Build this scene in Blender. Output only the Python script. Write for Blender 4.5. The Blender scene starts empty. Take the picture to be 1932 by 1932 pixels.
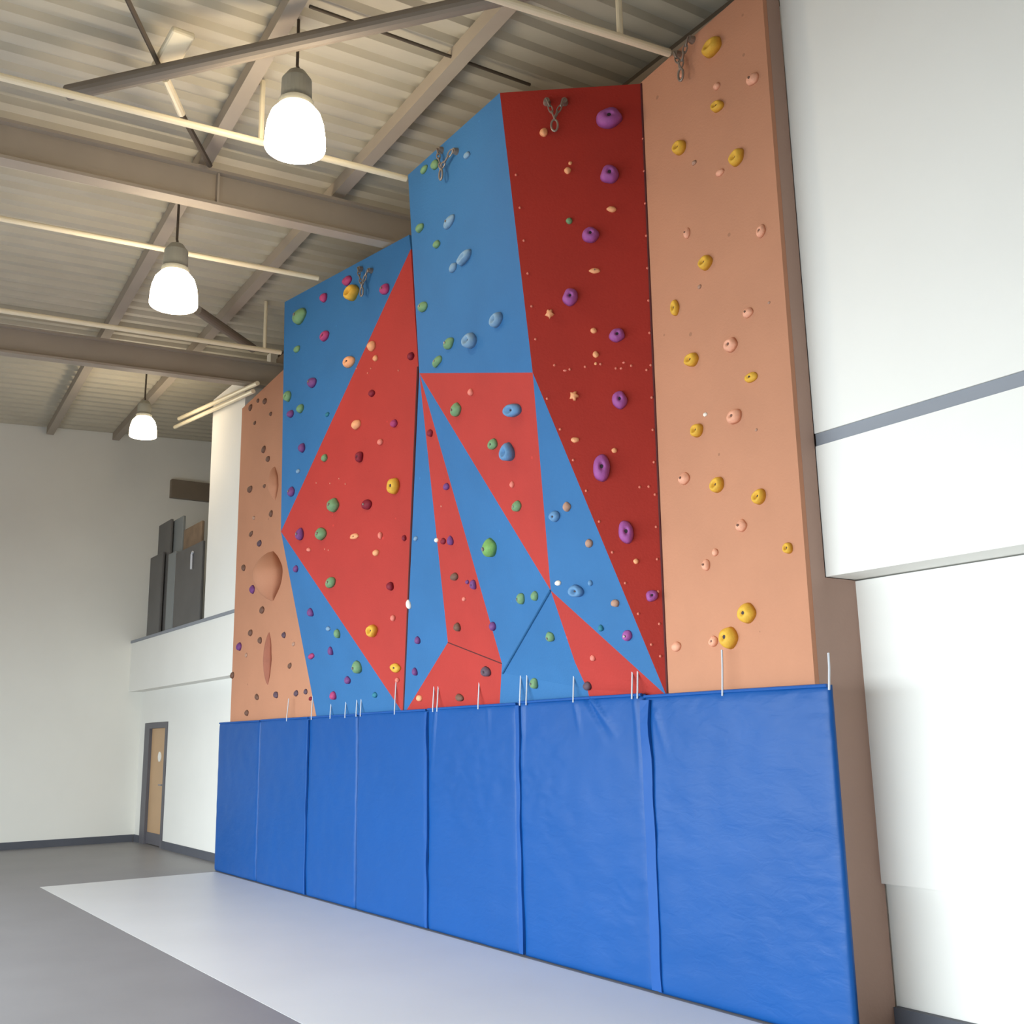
import bpy, bmesh, math, random
from mathutils import Vector, Matrix, noise

# ------------------------------------------------------------------ camera, world, light, exposure
sc = bpy.context.scene
H = 1.69                                     # eye height, metres
F = 1980.0                                   # focal length for a 1932 px frame
ROT = Matrix(((0.56440869, 0.1823598, 0.80510107),
              (0.82531555, -0.10429251, -0.55495704),
              (-0.01723585, 0.97768501, -0.20936798)))
cam_data = bpy.data.cameras.new('camera')
cam = bpy.data.objects.new('camera', cam_data)
sc.collection.objects.link(cam)
m4 = ROT.to_4x4(); m4.translation = (0, 0, H)
cam.matrix_world = m4
cam_data.sensor_width = 36.0
cam_data.lens = 36.0 * F / 1932.0
cam_data.clip_end = 200
sc.camera = cam

world = bpy.data.worlds.new('world'); sc.world = world
world.use_nodes = True
world.node_tree.nodes['Background'].inputs[0].default_value = (0.75, 0.85, 1.0, 1)
world.node_tree.nodes['Background'].inputs[1].default_value = 0.6

vs = sc.view_settings
vs.view_transform = 'Standard'; vs.look = 'None'; vs.gamma = 1.0; vs.exposure = 0.0
vs.use_curve_mapping = False

def area_light(name, loc, rot, sx, sy, power, col, spread=180):
    l = bpy.data.lights.new(name, 'AREA'); l.shape = 'RECTANGLE'
    l.size = sx; l.size_y = sy; l.energy = power; l.color = col
    o = bpy.data.objects.new(name, l); sc.collection.objects.link(o)
    l.spread = math.radians(spread)
    o.location = loc; o.rotation_euler = rot
    return o
# daylight coming in through the long low window of the wall behind the camera
area_light('window_daylight', (-7.4, -3.95, 1.75), (math.radians(90 - 46), 0, 0), 15.0, 2.6, 2250, (0.85, 0.95, 1.0), 158)

# ------------------------------------------------------------------ pixel -> place helpers
def ray(px, py):
    return ROT @ Vector((px - 966.0, -(py - 966.0), -F))
def at(px, py, y):                 # point of a plane parallel to the climbing wall
    r = ray(px, py); t = y / r.y
    return Vector((r.x * t, y, H + r.z * t))
def atx(px, py, x):
    r = ray(px, py); t = x / r.x
    return Vector((x, r.y * t, H + r.z * t))
def atroof(px, py, z5, k=0.055):   # point of a plane that rises gently towards the wall
    r = ray(px, py)
    t = (z5 - 5 * k - H) / (r.z - k * r.y)
    return Vector((r.x * t, r.y * t, H + r.z * t))

# ------------------------------------------------------------------ materials
MATS = {}
def lin(c):
    return tuple(((v / 255) / 12.92 if v / 255 <= 0.04045 else ((v / 255 + 0.055) / 1.055) ** 2.4) for v in c)
def mat(name, rgb, rough=0.6, metal=0.0, var=0.06, scale=3.0, bump=0.0, bscale=40.0, spec=0.4, dots=None, coat=0.0):
    if name in MATS: return MATS[name]
    m = bpy.data.materials.new(name); m.use_nodes = True
    nt = m.node_tree; b = nt.nodes['Principled BSDF']
    b.inputs['Roughness'].default_value = rough
    b.inputs['Metallic'].default_value = metal
    b.inputs['Specular IOR Level'].default_value = spec
    if coat: b.inputs['Coat Weight'].default_value = coat; b.inputs['Coat Roughness'].default_value = 0.25
    c = lin(rgb)
    tc = nt.nodes.new('ShaderNodeTexCoord')
    n = nt.nodes.new('ShaderNodeTexNoise'); n.inputs['Scale'].default_value = scale; n.inputs['Detail'].default_value = 4
    nt.links.new(tc.outputs['Object'], n.inputs['Vector'])
    r = nt.nodes.new('ShaderNodeValToRGB')
    r.color_ramp.elements[0].position = 0.3; r.color_ramp.elements[1].position = 0.7
    r.color_ramp.elements[0].color = (*[v * (1 - var) for v in c], 1)
    r.color_ramp.elements[1].color = (*[min(1, v * (1 + var)) for v in c], 1)
    nt.links.new(n.outputs['Fac'], r.inputs['Fac'])
    out = r.outputs['Color']
    if dots:                                # threaded bolt holes of the panel
        vo = nt.nodes.new('ShaderNodeTexVoronoi'); vo.inputs['Scale'].default_value = dots[0]
        nt.links.new(tc.outputs['Object'], vo.inputs['Vector'])
        rp = nt.nodes.new('ShaderNodeValToRGB')
        rp.color_ramp.elements[0].position = dots[1] * 0.6; rp.color_ramp.elements[1].position = dots[1]
        rp.color_ramp.elements[0].color = (*[v * dots[2] for v in c], 1); rp.color_ramp.elements[1].color = (1, 1, 1, 1)
        nt.links.new(vo.outputs['Distance'], rp.inputs['Fac'])
        mx = nt.nodes.new('ShaderNodeMix'); mx.data_type = 'RGBA'
        ms = nt.nodes.new('ShaderNodeMath'); ms.operation = 'LESS_THAN'; ms.inputs[1].default_value = dots[1]
        nt.links.new(vo.outputs['Distance'], ms.inputs[0])
        nt.links.new(ms.outputs[0], mx.inputs['Factor'])
        nt.links.new(out, mx.inputs['A'])
        mx.inputs['B'].default_value = (*[v * dots[2] for v in c], 1)
        out = mx.outputs['Result']
    nt.links.new(out, b.inputs['Base Color'])
    if bump:
        n2 = nt.nodes.new('ShaderNodeTexNoise'); n2.inputs['Scale'].default_value = bscale; n2.inputs['Detail'].default_value = 5
        nt.links.new(tc.outputs['Object'], n2.inputs['Vector'])
        bp = nt.nodes.new('ShaderNodeBump'); bp.inputs['Strength'].default_value = bump; bp.inputs['Distance'].default_value = 0.02
        nt.links.new(n2.outputs['Fac'], bp.inputs['Height'])
        nt.links.new(bp.outputs['Normal'], b.inputs['Normal'])
    MATS[name] = m
    return m
def emit_mat(name, col, strength):
    m = bpy.data.materials.new(name); m.use_nodes = True
    b = m.node_tree.nodes['Principled BSDF']
    b.inputs['Base Color'].default_value = (0.9, 0.9, 0.88, 1)
    b.inputs['Emission Color'].default_value = (*col, 1)
    b.inputs['Emission Strength'].default_value = strength
    return m

M_WHITE = mat('white_wall_paint', (236, 234, 228), 0.75, var=0.015, scale=1.2)
M_TAN = mat('tan_wall_paint', (170, 152, 128), 0.8, var=0.03, scale=1.0)
M_CREAM = mat('gallery_wall_paint', (238, 236, 228), 0.8, var=0.02, scale=1.0)
M_FLOOR = mat('grey_vinyl_floor', (140, 138, 140), 0.45, var=0.04, scale=1.5, bump=0.02)
M_PALE = mat('pale_floor_covering', (226, 227, 226), 0.42, var=0.02, scale=1.2)
M_DECK = mat('roof_deck_steel', (196, 188, 168), 0.6, var=0.06, scale=2.0)
M_STEEL = mat('roof_steel_paint', (172, 160, 144), 0.6, var=0.05, scale=2.0)
M_BRACE = mat('brace_tube_paint', (132, 122, 110), 0.6, var=0.04)
M_SEAMSHADE = mat('dark_blue_seam_shade', (24, 84, 130), 0.8, var=0.05)
M_SEAMSHADE_R = mat('dark_red_seam_shade', (84, 34, 34), 0.8, var=0.05)
M_SCREW = mat('pale_screw', (214, 120, 100), 0.6, var=0.05)
M_EAVES = mat('brown_eaves_steel', (150, 134, 116), 0.7, var=0.05)
M_DSTEEL = mat('dark_steel_and_shadow_gap', (84, 74, 62), 0.7, var=0.05)
M_PIPE = mat('white_pipe_paint', (238, 226, 196), 0.45, var=0.02)
M_TRIM = mat('grey_metal_trim', (140, 144, 152), 0.5, var=0.03)
M_SKIRT = mat('dark_grey_skirting', (86, 88, 96), 0.6, var=0.05)
M_PEACH = mat('peach_climbing_texture', (188, 132, 102), 0.8, var=0.035, scale=2.2, bump=0.12, bscale=60, dots=(3.2, 0.052, 0.72))
M_BROWN = mat('peach_brown_side_board', (172, 142, 128), 0.8, var=0.05, scale=1.5, bump=0.08)
M_BLUEP = mat('blue_climbing_texture', (46, 104, 156), 0.75, var=0.05, scale=2.0, bump=0.12, bscale=60, dots=(3.0, 0.035, 1.25))
M_REDP = mat('red_climbing_texture', (172, 50, 42), 0.75, var=0.05, scale=2.0, bump=0.12, bscale=60, dots=(3.0, 0.04, 1.3))
M_REDSHADE = mat('shaded_red_climbing_texture', (164, 42, 30), 0.75, var=0.05, scale=2.0, bump=0.12, bscale=60, dots=(3.0, 0.04, 1.3))  # same red, deepened to paint in the shade of the turned flank
M_CORD = mat('white_cord', (196, 198, 204), 0.8, var=0.03)
M_CHAIN = mat('dull_chain_steel', (150, 138, 128), 0.45, metal=0.6, var=0.05)
M_BOLT = mat('dark_bolt', (52, 40, 48), 0.6, var=0.05)
M_HOUS = mat('lamp_housing_grey', (150, 150, 140), 0.5, var=0.03)
M_DOOR = mat('tan_door_wood', (196, 160, 122), 0.5, var=0.06, scale=1.5)
M_DFRAME = mat('dark_grey_door_frame', (98, 96, 102), 0.5, var=0.04)
M_SIGN = mat('white_sign', (244, 240, 232), 0.5, var=0.01)
M_DPANEL = mat('dark_grey_panel', (92, 90, 88), 0.5, var=0.08, scale=2.5)
M_GPANEL = mat('mid_grey_panel', (124, 128, 128), 0.45, var=0.05)
M_BRPANEL = mat('brown_bundle', (120, 100, 80), 0.8, var=0.15, scale=5)
M_DUCT = mat('dark_duct', (132, 118, 102), 0.7, var=0.05)

def blue_vinyl():
    m = mat('blue_mat_vinyl', (8, 74, 142), 0.45, var=0.035, scale=1.4, spec=0.3)
    nt = m.node_tree; b = nt.nodes['Principled BSDF']
    tc = nt.nodes.new('ShaderNodeTexCoord')
    mp = nt.nodes.new('ShaderNodeMapping'); mp.inputs['Scale'].default_value = (3.2, 3.0, 7.5)
    nt.links.new(tc.outputs['Object'], mp.inputs['Vector'])
    n = nt.nodes.new('ShaderNodeTexNoise'); n.inputs['Scale'].default_value = 2.2; n.inputs['Detail'].default_value = 3; n.inputs['Distortion'].default_value = 0.6
    nt.links.new(mp.outputs['Vector'], n.inputs['Vector'])
    n2 = nt.nodes.new('ShaderNodeTexNoise'); n2.inputs['Scale'].default_value = 1.1
    nt.links.new(tc.outputs['Object'], n2.inputs['Vector'])
    mm = nt.nodes.new('ShaderNodeMath'); mm.operation = 'MULTIPLY'
    nt.links.new(n.outputs['Fac'], mm.inputs[0]); nt.links.new(n2.outputs['Fac'], mm.inputs[1])
    bp = nt.nodes.new('ShaderNodeBump'); bp.inputs['Strength'].default_value = 0.16; bp.inputs['Distance'].default_value = 0.03
    nt.links.new(mm.outputs[0], bp.inputs['Height']); nt.links.new(bp.outputs['Normal'], b.inputs['Normal'])
    return m
M_MAT = blue_vinyl()
M_FLAP = mat('blue_mat_flap', (16, 78, 150), 0.5, var=0.03)

# ------------------------------------------------------------------ object helpers
def obj(name, bm, material, parent=None, smooth=False):
    me = bpy.data.meshes.new(name)
    bmesh.ops.recalc_face_normals(bm, faces=bm.faces)
    bm.to_mesh(me); bm.free()
    me.materials.append(material)
    if smooth:
        for p in me.polygons: p.use_smooth = True
    o = bpy.data.objects.new(name, me)
    sc.collection.objects.link(o)
    if parent:
        o.parent = parent
        o.matrix_parent_inverse = parent.matrix_world.inverted()
    return o
def thing(name, label, cat, loc, group=None):
    o = bpy.data.objects.new(name, None); sc.collection.objects.link(o)
    o.empty_display_size = 0.2
    o.location = loc
    o.matrix_world = Matrix.Translation(loc)
    o['label'] = label; o['category'] = cat
    if group: o['group'] = group
    return o
def tag(o, label, cat, group=None):
    o['label'] = label; o['category'] = cat
    if group: o['group'] = group
    return o
def struct(name, bm, m, parent=None):
    o = obj(name, bm, m, parent)
    if not parent: o['kind'] = 'structure'
    return o
def box(bm, x0, x1, y0, y1, z0, z1):
    vs_ = [bm.verts.new(v) for v in ((x0, y0, z0), (x1, y0, z0), (x1, y1, z0), (x0, y1, z0), (x0, y0, z1), (x1, y0, z1), (x1, y1, z1), (x0, y1, z1))]
    for f in ((0, 3, 2, 1), (4, 5, 6, 7), (0, 1, 5, 4), (1, 2, 6, 5), (2, 3, 7, 6), (3, 0, 4, 7)):
        bm.faces.new([vs_[i] for i in f])
    return bm
def bx(*a):
    return box(bmesh.new(), *a)
def bevel(bm, w, seg=2):
    bmesh.ops.bevel(bm, geom=list(bm.edges), offset=w, segments=seg, affect='EDGES', profile=0.5)
    return bm
def tube(bm, pts, r, n=10, cap=True):
    rings = []
    pts = [Vector(p) for p in pts]
    for i, p in enumerate(pts):
        d = (pts[min(i + 1, len(pts) - 1)] - pts[max(i - 1, 0)]).normalized()
        a = d.orthogonal().normalized() if i == 0 else (a - d * a.dot(d)).normalized()
        b = d.cross(a)
        rr = r[i] if isinstance(r, (list, tuple)) else r
        rings.append([bm.verts.new(p + (a * math.cos(2 * math.pi * k / n) + b * math.sin(2 * math.pi * k / n)) * rr) for k in range(n)])
    for i in range(len(rings) - 1):
        for k in range(n):
            bm.faces.new((rings[i][k], rings[i][(k + 1) % n], rings[i + 1][(k + 1) % n], rings[i + 1][k]))
    if cap:
        bm.faces.new(rings[0]); bm.faces.new(rings[-1])
    return bm
def lathe(bm, prof, c, n=32):
    rings = [[bm.verts.new((c[0] + r * math.cos(2 * math.pi * k / n), c[1] + r * math.sin(2 * math.pi * k / n), c[2] + z)) for k in range(n)] for r, z in prof]
    for i in range(len(rings) - 1):
        for k in range(n):
            bm.faces.new((rings[i][k], rings[i][(k + 1) % n], rings[i + 1][(k + 1) % n], rings[i + 1][k]))
    return bm
def beam_between(bm, A, B, up, prof):
    """sweep a closed profile (list of (side, up)) from A to B"""
    d = (B - A).normalized(); s = d.cross(up).normalized(); u = s.cross(d).normalized()
    ra = [bm.verts.new(A + s * p + u * q) for p, q in prof]
    rb = [bm.verts.new(B + s * p + u * q) for p, q in prof]
    n = len(prof)
    for k in range(n):
        bm.faces.new((ra[k], ra[(k + 1) % n], rb[(k + 1) % n], rb[k]))
    bm.faces.new(ra); bm.faces.new(rb)
    return bm
def iprof(w, h, tf, tw):
    return [(-w/2, 0), (w/2, 0), (w/2, tf), (tw/2, tf), (tw/2, h-tf), (w/2, h-tf), (w/2, h), (-w/2, h), (-w/2, h-tf), (-tw/2, h-tf), (-tw/2, tf), (-w/2, tf)]

# ------------------------------------------------------------------ the room
XE = -19.75        # far end wall
XR = 3.5           # near end, behind the camera's right shoulder
YB = -4.2          # window wall behind the camera
XPL, XPR = -14.3, -4.23          # ends of the climbing wall
def deck_z(y): return 7.38 + 0.055 * (y - 5)

struct('floor', bx(XE, XR, YB, 9.2, -0.2, 0), M_FLOOR)
# corrugated roof deck, ribs running towards the wall
bm = bmesh.new()
x = XE - 0.2; pitch = 0.26; prof = []
while x < XR + 0.2:
    for dx, dz in ((0, 0), (0.09, 0), (0.125, 0.055), (0.215, 0.055)):
        prof.append((x + dx, dz))
    x += pitch
lo = [[bm.verts.new((px_, y, deck_z(y) + dz)) for px_, dz in prof] for y in (YB - 0.2, 9.2)]
hi = [[bm.verts.new((px_, y, deck_z(y) + dz + 0.12)) for px_, dz in prof] for y in (YB - 0.2, 9.2)]
for i in range(len(prof) - 1):
    bm.faces.new((lo[0][i], lo[0][i+1], lo[1][i+1], lo[1][i]))
    bm.faces.new((hi[0][i], hi[1][i], hi[1][i+1], hi[0][i+1]))
struct('ceiling', bm, M_DECK)

# window wall behind the camera, opening filled by a framed window
bm = bx(XE, XR, YB - 0.25, YB, 0, 0.35)
box(bm, XE, XR, YB - 0.25, YB, 3.15, deck_z(YB) - 0.01)
box(bm, XE, -14.6, YB - 0.25, YB, 0.35, 3.15); box(bm, 0.6, XR, YB - 0.25, YB, 0.35, 3.15)
struct('wall_back', bm, M_TAN)
bm = bmesh.new()
for k in range(9):
    xx = -14.6 + k * 15.2 / 8
    box(bm, xx - 0.04, xx + 0.04, YB - 0.17, YB - 0.07, 0.35, 3.15)
for zz in (0.39, 1.75, 3.11): box(bm, -14.6, 0.6, YB - 0.16, YB - 0.08, zz - 0.04, zz + 0.04)
w1 = struct('window_1', bm, M_TRIM)
struct('wall_end', bx(XE - 0.25, XE, YB, 9.2, 0, 7.75), M_CREAM)
struct('wall_near', bx(XR, XR + 0.25, YB, 6.0, 0, 7.5), M_TAN)

# right of the climbing wall: cladding standing proud of the wall below it
struct('wall_right', bx(XPR - 0.05, XR, 5.62, 5.85, 0, deck_z(5.7) - 0.01), M_WHITE)
bm = bx(XPR, XR, 5.28, 5.6, 2.63, 3.47); box(bm, XPR, XR, 5.28, 5.6, 3.555, deck_z(5.28) - 0.01)
struct('wall_right_cladding', bm, M_WHITE)
struct('wall_right_lining', bx(XPR, XR, 5.56, 5.61, 0.79, 2.62), M_WHITE)
struct('trim_1', bx(XPR, XR, 5.29, 5.6, 3.472, 3.553), M_TRIM)
struct('baseboard_right', bx(XPR + 0.005, XR, 5.57, 5.615, 0, 0.1), M_SKIRT)
# behind the climbing wall
struct('wall_middle', bx(XPL, XPR - 0.06, 5.78, 5.95, 0, deck_z(5.8) - 0.01), M_WHITE)
# left of the climbing wall: lower wall with a door, white upstand, gallery opening above
dx0, dx1, dz = -19.42, -18.07, 2.04
bm = bx(XE, dx0, 5.38, 5.6, 0, 2.6); box(bm, dx1, XPL, 5.38, 5.6, 0, 2.6); box(bm, dx0, dx1, 5.38, 5.6, dz, 2.6)
struct('wall_left', bm, M_WHITE)
bm = bx(XE, XPL, 5.14, 5.6, 2.6, 3.47); box(bm, -15.73, XPL, 5.14, 5.5, 3.52, deck_z(5.2) - 0.4)
struct('wall_left_cladding', bm, M_WHITE)
struct('trim_2', bx(XE, XPL, 5.125, 5.5, 3.472, 3.518), M_TRIM)
bm = bx(XE + 0.01, dx0, 5.36, 5.38, 0, 0.12); box(bm, dx1, XPL, 5.36, 5.38, 0, 0.12)
struct('baseboard_left', bm, M_SKIRT)
struct('baseboard_end', bx(XE, XE + 0.02, YB, 5.35, 0, 0.12), M_SKIRT)
struct('floor_gallery', bx(XE, XPL - 0.02, 5.51, 9.0, 3.3, 3.48), M_FLOOR)
struct('wall_gallery_back', bx(XE, XPL, 9.0, 9.2, 0, 7.6), M_CREAM)
struct('wall_gallery_side', bx(XPL - 0.15, XPL, 5.51, 9.0, 3.49, 7.4), M_CREAM)

# door
d = bpy.data.objects.new('door_1', None); sc.collection.objects.link(d); d['kind'] = 'structure'
d.location = (dx0, 5.38, 0); d.matrix_world = Matrix.Translation(d.location)
bm = bx(dx0 + 0.005, dx0 + 0.3, 5.37, 5.5, 0, dz - 0.005); box(bm, dx1 - 0.13, dx1 - 0.005, 5.37, 5.5, 0, dz - 0.005); box(bm, dx0 + 0.3, dx1 - 0.13, 5.37, 5.5, dz - 0.1, dz - 0.005)
obj('door_frame', bm, M_DFRAME, d)
obj('door_leaf', bx(dx0 + 0.302, dx1 - 0.132, 5.42, 5.47, 0.01, dz - 0.102), M_DOOR, d)
obj('kick_plate', bx(dx0 + 0.31, dx1 - 0.14, 5.405, 5.419, 0.015, 0.2), M_DFRAME, d)
bm = bmesh.new(); bmesh.ops.create_cone(bm, cap_ends=True, segments=20, radius1=0.085, radius2=0.085, depth=0.012,
    matrix=Matrix.Translation((-18.58, 5.413, 1.46)) @ Matrix.Rotation(math.pi/2, 4, 'X'))
obj('door_sign', bm, M_SIGN, d)
bm = tube(bmesh.new(), [(dx1 - 0.2, 5.42, 1.0), (dx1 - 0.2, 5.37, 1.0), (dx1 - 0.33, 5.365, 1.0)], 0.011, 8)
obj('door_handle', bm, M_TRIM, d)

# pale floor covering along the wall
tag(obj('floor_covering', bx(-14.36, XR - 0.01, 2.82, 4.995, 0.0, 0.0008), M_PALE), 'pale grey floor covering laid along the foot of the blue mats', 'floor covering')

# ------------------------------------------------------------------ the climbing wall
P = {}
def pt(key, px, py, y): P[key] = at(px, py, y)
pt('L1', 537, 570, 4.40); pt('L2', 772, 443, 4.82); pt('Lr', 775, 470, 4.83); pt('L3', 530, 1003, 4.44)
pt('L4', 600, 1368, 5.07); pt('L5', 762, 1348, 5.07); pt('L6', 789, 692, 4.92)
pt('B1', 770, 330, 4.24); pt('B2', 943, 175, 4.24); pt('B3', 791, 704, 4.36); pt('B4', 1005, 703, 4.50)
pt('C1', 1210, 158, 5.10); pt('C2', 1260, 1318, 5.10)
def onplane(px, py, a, b, c):
    n = (P[b] - P[a]).cross(P[c] - P[a]); r = ray(px, py); o = Vector((0, 0, H))
    return o + r * (n.dot(P[a] - o) / n.dot(r))
P['B4'] = onplane(1005, 703, 'B2', 'C1', 'C2')
P['B3'] = onplane(791, 704, 'B1', 'B2', 'B4')
pt('P', 1039, 1114, 4.72)
pt('a', 845, 1212, 4.93); pt('b', 947, 1252, 4.99); pt('c', 949, 1270, 5.01); pt('d', 942, 1342, 5.07)
pt('e', 1114, 1324, 5.07); P['g'] = onplane(1257, 1312, 'B2', 'C1', 'C2'); pt('h', 1108, 1300, 5.05)
pt('i', 1085, 1250, 4.97)
def panel(name, keys, material, parent, tris=None, thick=0.05):
    """one flat or folded sheet of the wall with its own thickness"""
    bm = bmesh.new()
    pts = [P[k] for k in keys]
    tris = tris or [list(range(len(pts)))]
    front = [bm.verts.new(p) for p in pts]
    back = [bm.verts.new(p + Vector((0, thick, 0))) for p in pts]
    for t in tris:
        bm.faces.new([front[i] for i in t]); bm.faces.new([back[i] for i in reversed(t)])
    n = len(pts)
    for i in range(n):
        bm.faces.new((front[i], front[(i+1) % n], back[(i+1) % n], back[i]))
    PANELS.append((name, [[pts[i] for i in t] for t in tris]))
    return obj(name, bm, material, parent)
PANELS = []
cw = thing('climbing_wall', 'tall indoor climbing wall of angled blue, red and peach panels behind blue mats', 'climbing wall', (-9.2, 5.2, 0))
def part_label(o, s): o['label'] = s; return o
# peach ends
pr_tl = at(1210, 155, 5.10); pr_tr0 = at(1386, 0, 5.10)
k = (pr_tr0.z - pr_tl.z) / (pr_tr0.x - pr_tl.x)
P['PR1'] = pr_tl + Vector((-0.25, 0, -0.25 * k)); P['PR2'] = Vector((XPR, 5.10, pr_tl.z + k * (XPR - pr_tl.x)))
P['PR3'] = Vector((XPR, 5.10, 0)); P['PR4'] = Vector((P['PR1'].x, 5.10, 0))
part_label(panel('peach_panel', ['PR1', 'PR2', 'PR3', 'PR4'], M_PEACH, cw, thick=0.04), 'right hand flat peach panel')
zr = P['PR2'].z
bm = bx(XPR - 0.05, XPR + 0.002, 5.14, 5.27, 0, zr); box(bm, XPR - 0.05, XPR + 0.002, 5.27, 5.59, 0, 2.625)
part_label(obj('side_board', bm, M_BROWN, cw), 'brown side face at right end')
tl = at(447, 778, 5.10); tr = at(532, 699, 5.10)
P['PL1'] = Vector((XPL, 5.10, tl.z)); P['PL2'] = Vector((-11.0, 5.10, tl.z + (tr.z - tl.z) / (tr.x - tl.x) * (-11.0 - tl.x)))
P['PL3'] = Vector((-11.0, 5.10, 0)); P['PL4'] = Vector((XPL, 5.10, 0))
part_label(panel('peach_panel', ['PL1', 'PL2', 'PL3', 'PL4'], M_PEACH, cw, thick=0.04), 'left hand flat peach panel')
PANELS[0] = ('PR', PANELS[0][1]); PANELS[1] = ('PL', PANELS[1][1])
def fp(code, name, keys, m, label, tris=None):
    o = panel(name, keys, m, cw, tris); o['label'] = label
    PANELS[-1] = (code, PANELS[-1][1]); return o
fp('F1', 'blue_panel', ['L1', 'L2', 'Lr', 'L3'], M_BLUEP, 'upper left blue panel', [[0, 1, 2], [0, 2, 3]])
fp('F2', 'red_panel', ['Lr', 'L6', 'L5', 'L3'], M_REDP, 'large red triangle on the left', [[0, 1, 3], [1, 2, 3]])
fp('F3', 'blue_panel', ['L3', 'L5', 'L4'], M_BLUEP, 'lower left blue triangle')
fp('BX', 'blue_panel', ['B1', 'B2', 'B4', 'B3'], M_BLUEP, 'tall blue face of the central prow', [[0, 1, 2], [0, 2, 3]])
fp('R', 'red_panel', ['B2', 'C1', 'C2', 'g', 'B4'], M_REDSHADE, 'tall shaded red flank of the prow', [[0, 1, 4], [1, 2, 4], [2, 3, 4]])
fp('T1', 'red_panel', ['B3', 'B4', 'P'], M_REDP, 'red triangle under the tall blue face')
fp('S2', 'blue_panel', ['B3', 'P', 'c', 'b'], M_BLUEP, 'long blue wedge in the centre', [[0, 1, 3], [1, 2, 3]])
P['q1'] = P['B3'].lerp(P['L5'], 0.02)
fp('RS', 'red_panel', ['B3', 'b', 'a'], M_REDP, 'narrow red stripe')
fp('S1', 'blue_panel', ['B3', 'a', 'L5'], M_BLUEP, 'blue sliver beside the red triangle')
fp('RB', 'red_panel', ['a', 'b', 'd', 'L5'], M_REDP, 'low red panel above the mats', [[0, 1, 2], [0, 2, 3]])
fp('S4', 'blue_panel', ['B4', 'g', 'P'], M_BLUEP, 'blue wedge along the dark red flank')
fp('B3', 'blue_panel', ['P', 'i', 'h', 'e', 'd', 'b', 'c'], M_BLUEP, 'low blue panel', [[0, 1, 6], [1, 2, 6], [2, 3, 4], [2, 4, 6], [4, 5, 6]])
fp('T2', 'red_panel', ['P', 'g', 'e', 'h', 'i'], M_REDP, 'small low red triangle', [[0, 1, 4], [1, 3, 4], [1, 2, 3]])
# return faces and the flat lower part hidden behind the mats
def returnface(pts, m, lab, name):
    bm = bmesh.new(); f = [bm.verts.new(p) for p in pts]; b_ = [bm.verts.new(p + Vector((0.05, 0.02, 0))) for p in pts]
    bm.faces.new(f); bm.faces.new(b_[::-1])
    for i in range(len(pts)): bm.faces.new((f[i], f[(i+1) % len(pts)], b_[(i+1) % len(pts)], b_[i]))
    o = obj(name, bm, m, cw); o['label'] = lab
y1 = P['L1']; y3 = P['L3']; y4 = P['L4']
returnface([y1 + Vector((0.01, 0.02, 0)), y3 + Vector((0.01, 0.02, 0)), y4 + Vector((0.02, 0.03, 0)), Vector((y3.x - 0.08, 5.14, y3.z)), Vector((y1.x + 0.05, 5.14, y1.z))], M_BLUEP, 'far side return face of the left section', 'return_panel')
returnface([P['B1'] + Vector((0.01, 0.03, 0)), P['B3'] + Vector((0.01, 0.03, 0)), Vector((-8.45, 4.95, P['B3'].z)), Vector((-8.45, 4.95, P['B1'].z))], M_BLUEP, 'far return face of central prow', 'return_panel')
obj('base_panel', bx(-11.0, -5.6, 5.075, 5.12, 0, 1.94), M_BLUEP, cw)
# top capping so the wall has depth
bm = bmesh.new()
top = [P['L1'], P['L2'], Vector((-8.45, 4.9, 6.75)), P['B1'], P['B2'], P['C1']]
f = [bm.verts.new(p + Vector((0, 0.03, -0.012))) for p in top]; b_ = [bm.verts.new((p.x, 5.3, 6.70)) for p in top]
f2 = [bm.verts.new(p + Vector((0, 0.03, -0.05))) for p in top]; b2 = [bm.verts.new((p.x, 5.3, 6.66)) for p in top]
for i in range(5):
    bm.faces.new((f[i], f[i+1], b_[i+1], b_[i])); bm.faces.new((f2[i], b2[i], b2[i+1], f2[i+1]))
obj('top_board', bm, M_BROWN, cw)

def seam_shade(a, b, r, m, name='panel_seam_shade'):  # dark tube along a panel joint, painting in the shade of the crease
    obj(name, tube(bmesh.new(), [a, b], r, 8), m, cw)
seam_shade(P['P'] + Vector((0, -0.002, 0)), P['c'] + Vector((0, -0.002, 0)), 0.009, M_SEAMSHADE)
seam_shade(P['L6'], P['L5'], 0.014, M_SEAMSHADE_R)
seam_shade(P['C1'], P['C2'], 0.010, M_SEAMSHADE_R)
seam_shade(P['a'] + Vector((0, 0.004, 0)), P['b'] + Vector((0, 0.004, 0)), 0.007, M_SEAMSHADE_R)

# moulded features on the left peach panel
def spindle(name, a, b, w, dpt, m, lab, seed, n=22):
    bm = bmesh.new(); rows = []
    for i in range(n + 1):
        t = i / n; c = a.lerp(b, t); ww = w * (math.sin(math.pi * min(max(t, 0.02), 0.98)) ** 0.8) * (1 + 0.25 * noise.noise(Vector((t * 4, seed, 0)))) + 0.004
        row = []
        for j in range(9):
            s = -1 + j / 4
            row.append(bm.verts.new((c.x + s * ww, c.y - dpt * (1 - s * s) * math.sin(math.pi * t) ** 0.6 + 0.004, c.z)))
        rows.append(row)
    for i in range(n):
        for j in range(8): bm.faces.new((rows[i][j], rows[i][j+1], rows[i+1][j+1], rows[i+1][j]))
    bm.faces.new([r[0] for r in rows] + [r[8] for r in rows[::-1]])
    o = obj(name, bm, m, cw, smooth=True); o['label'] = lab; return o
M_CRACK = mat('dark_peach_crack', (160, 100, 80), 0.85, var=0.12, scale=6, bump=0.3, bscale=30)
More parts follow.
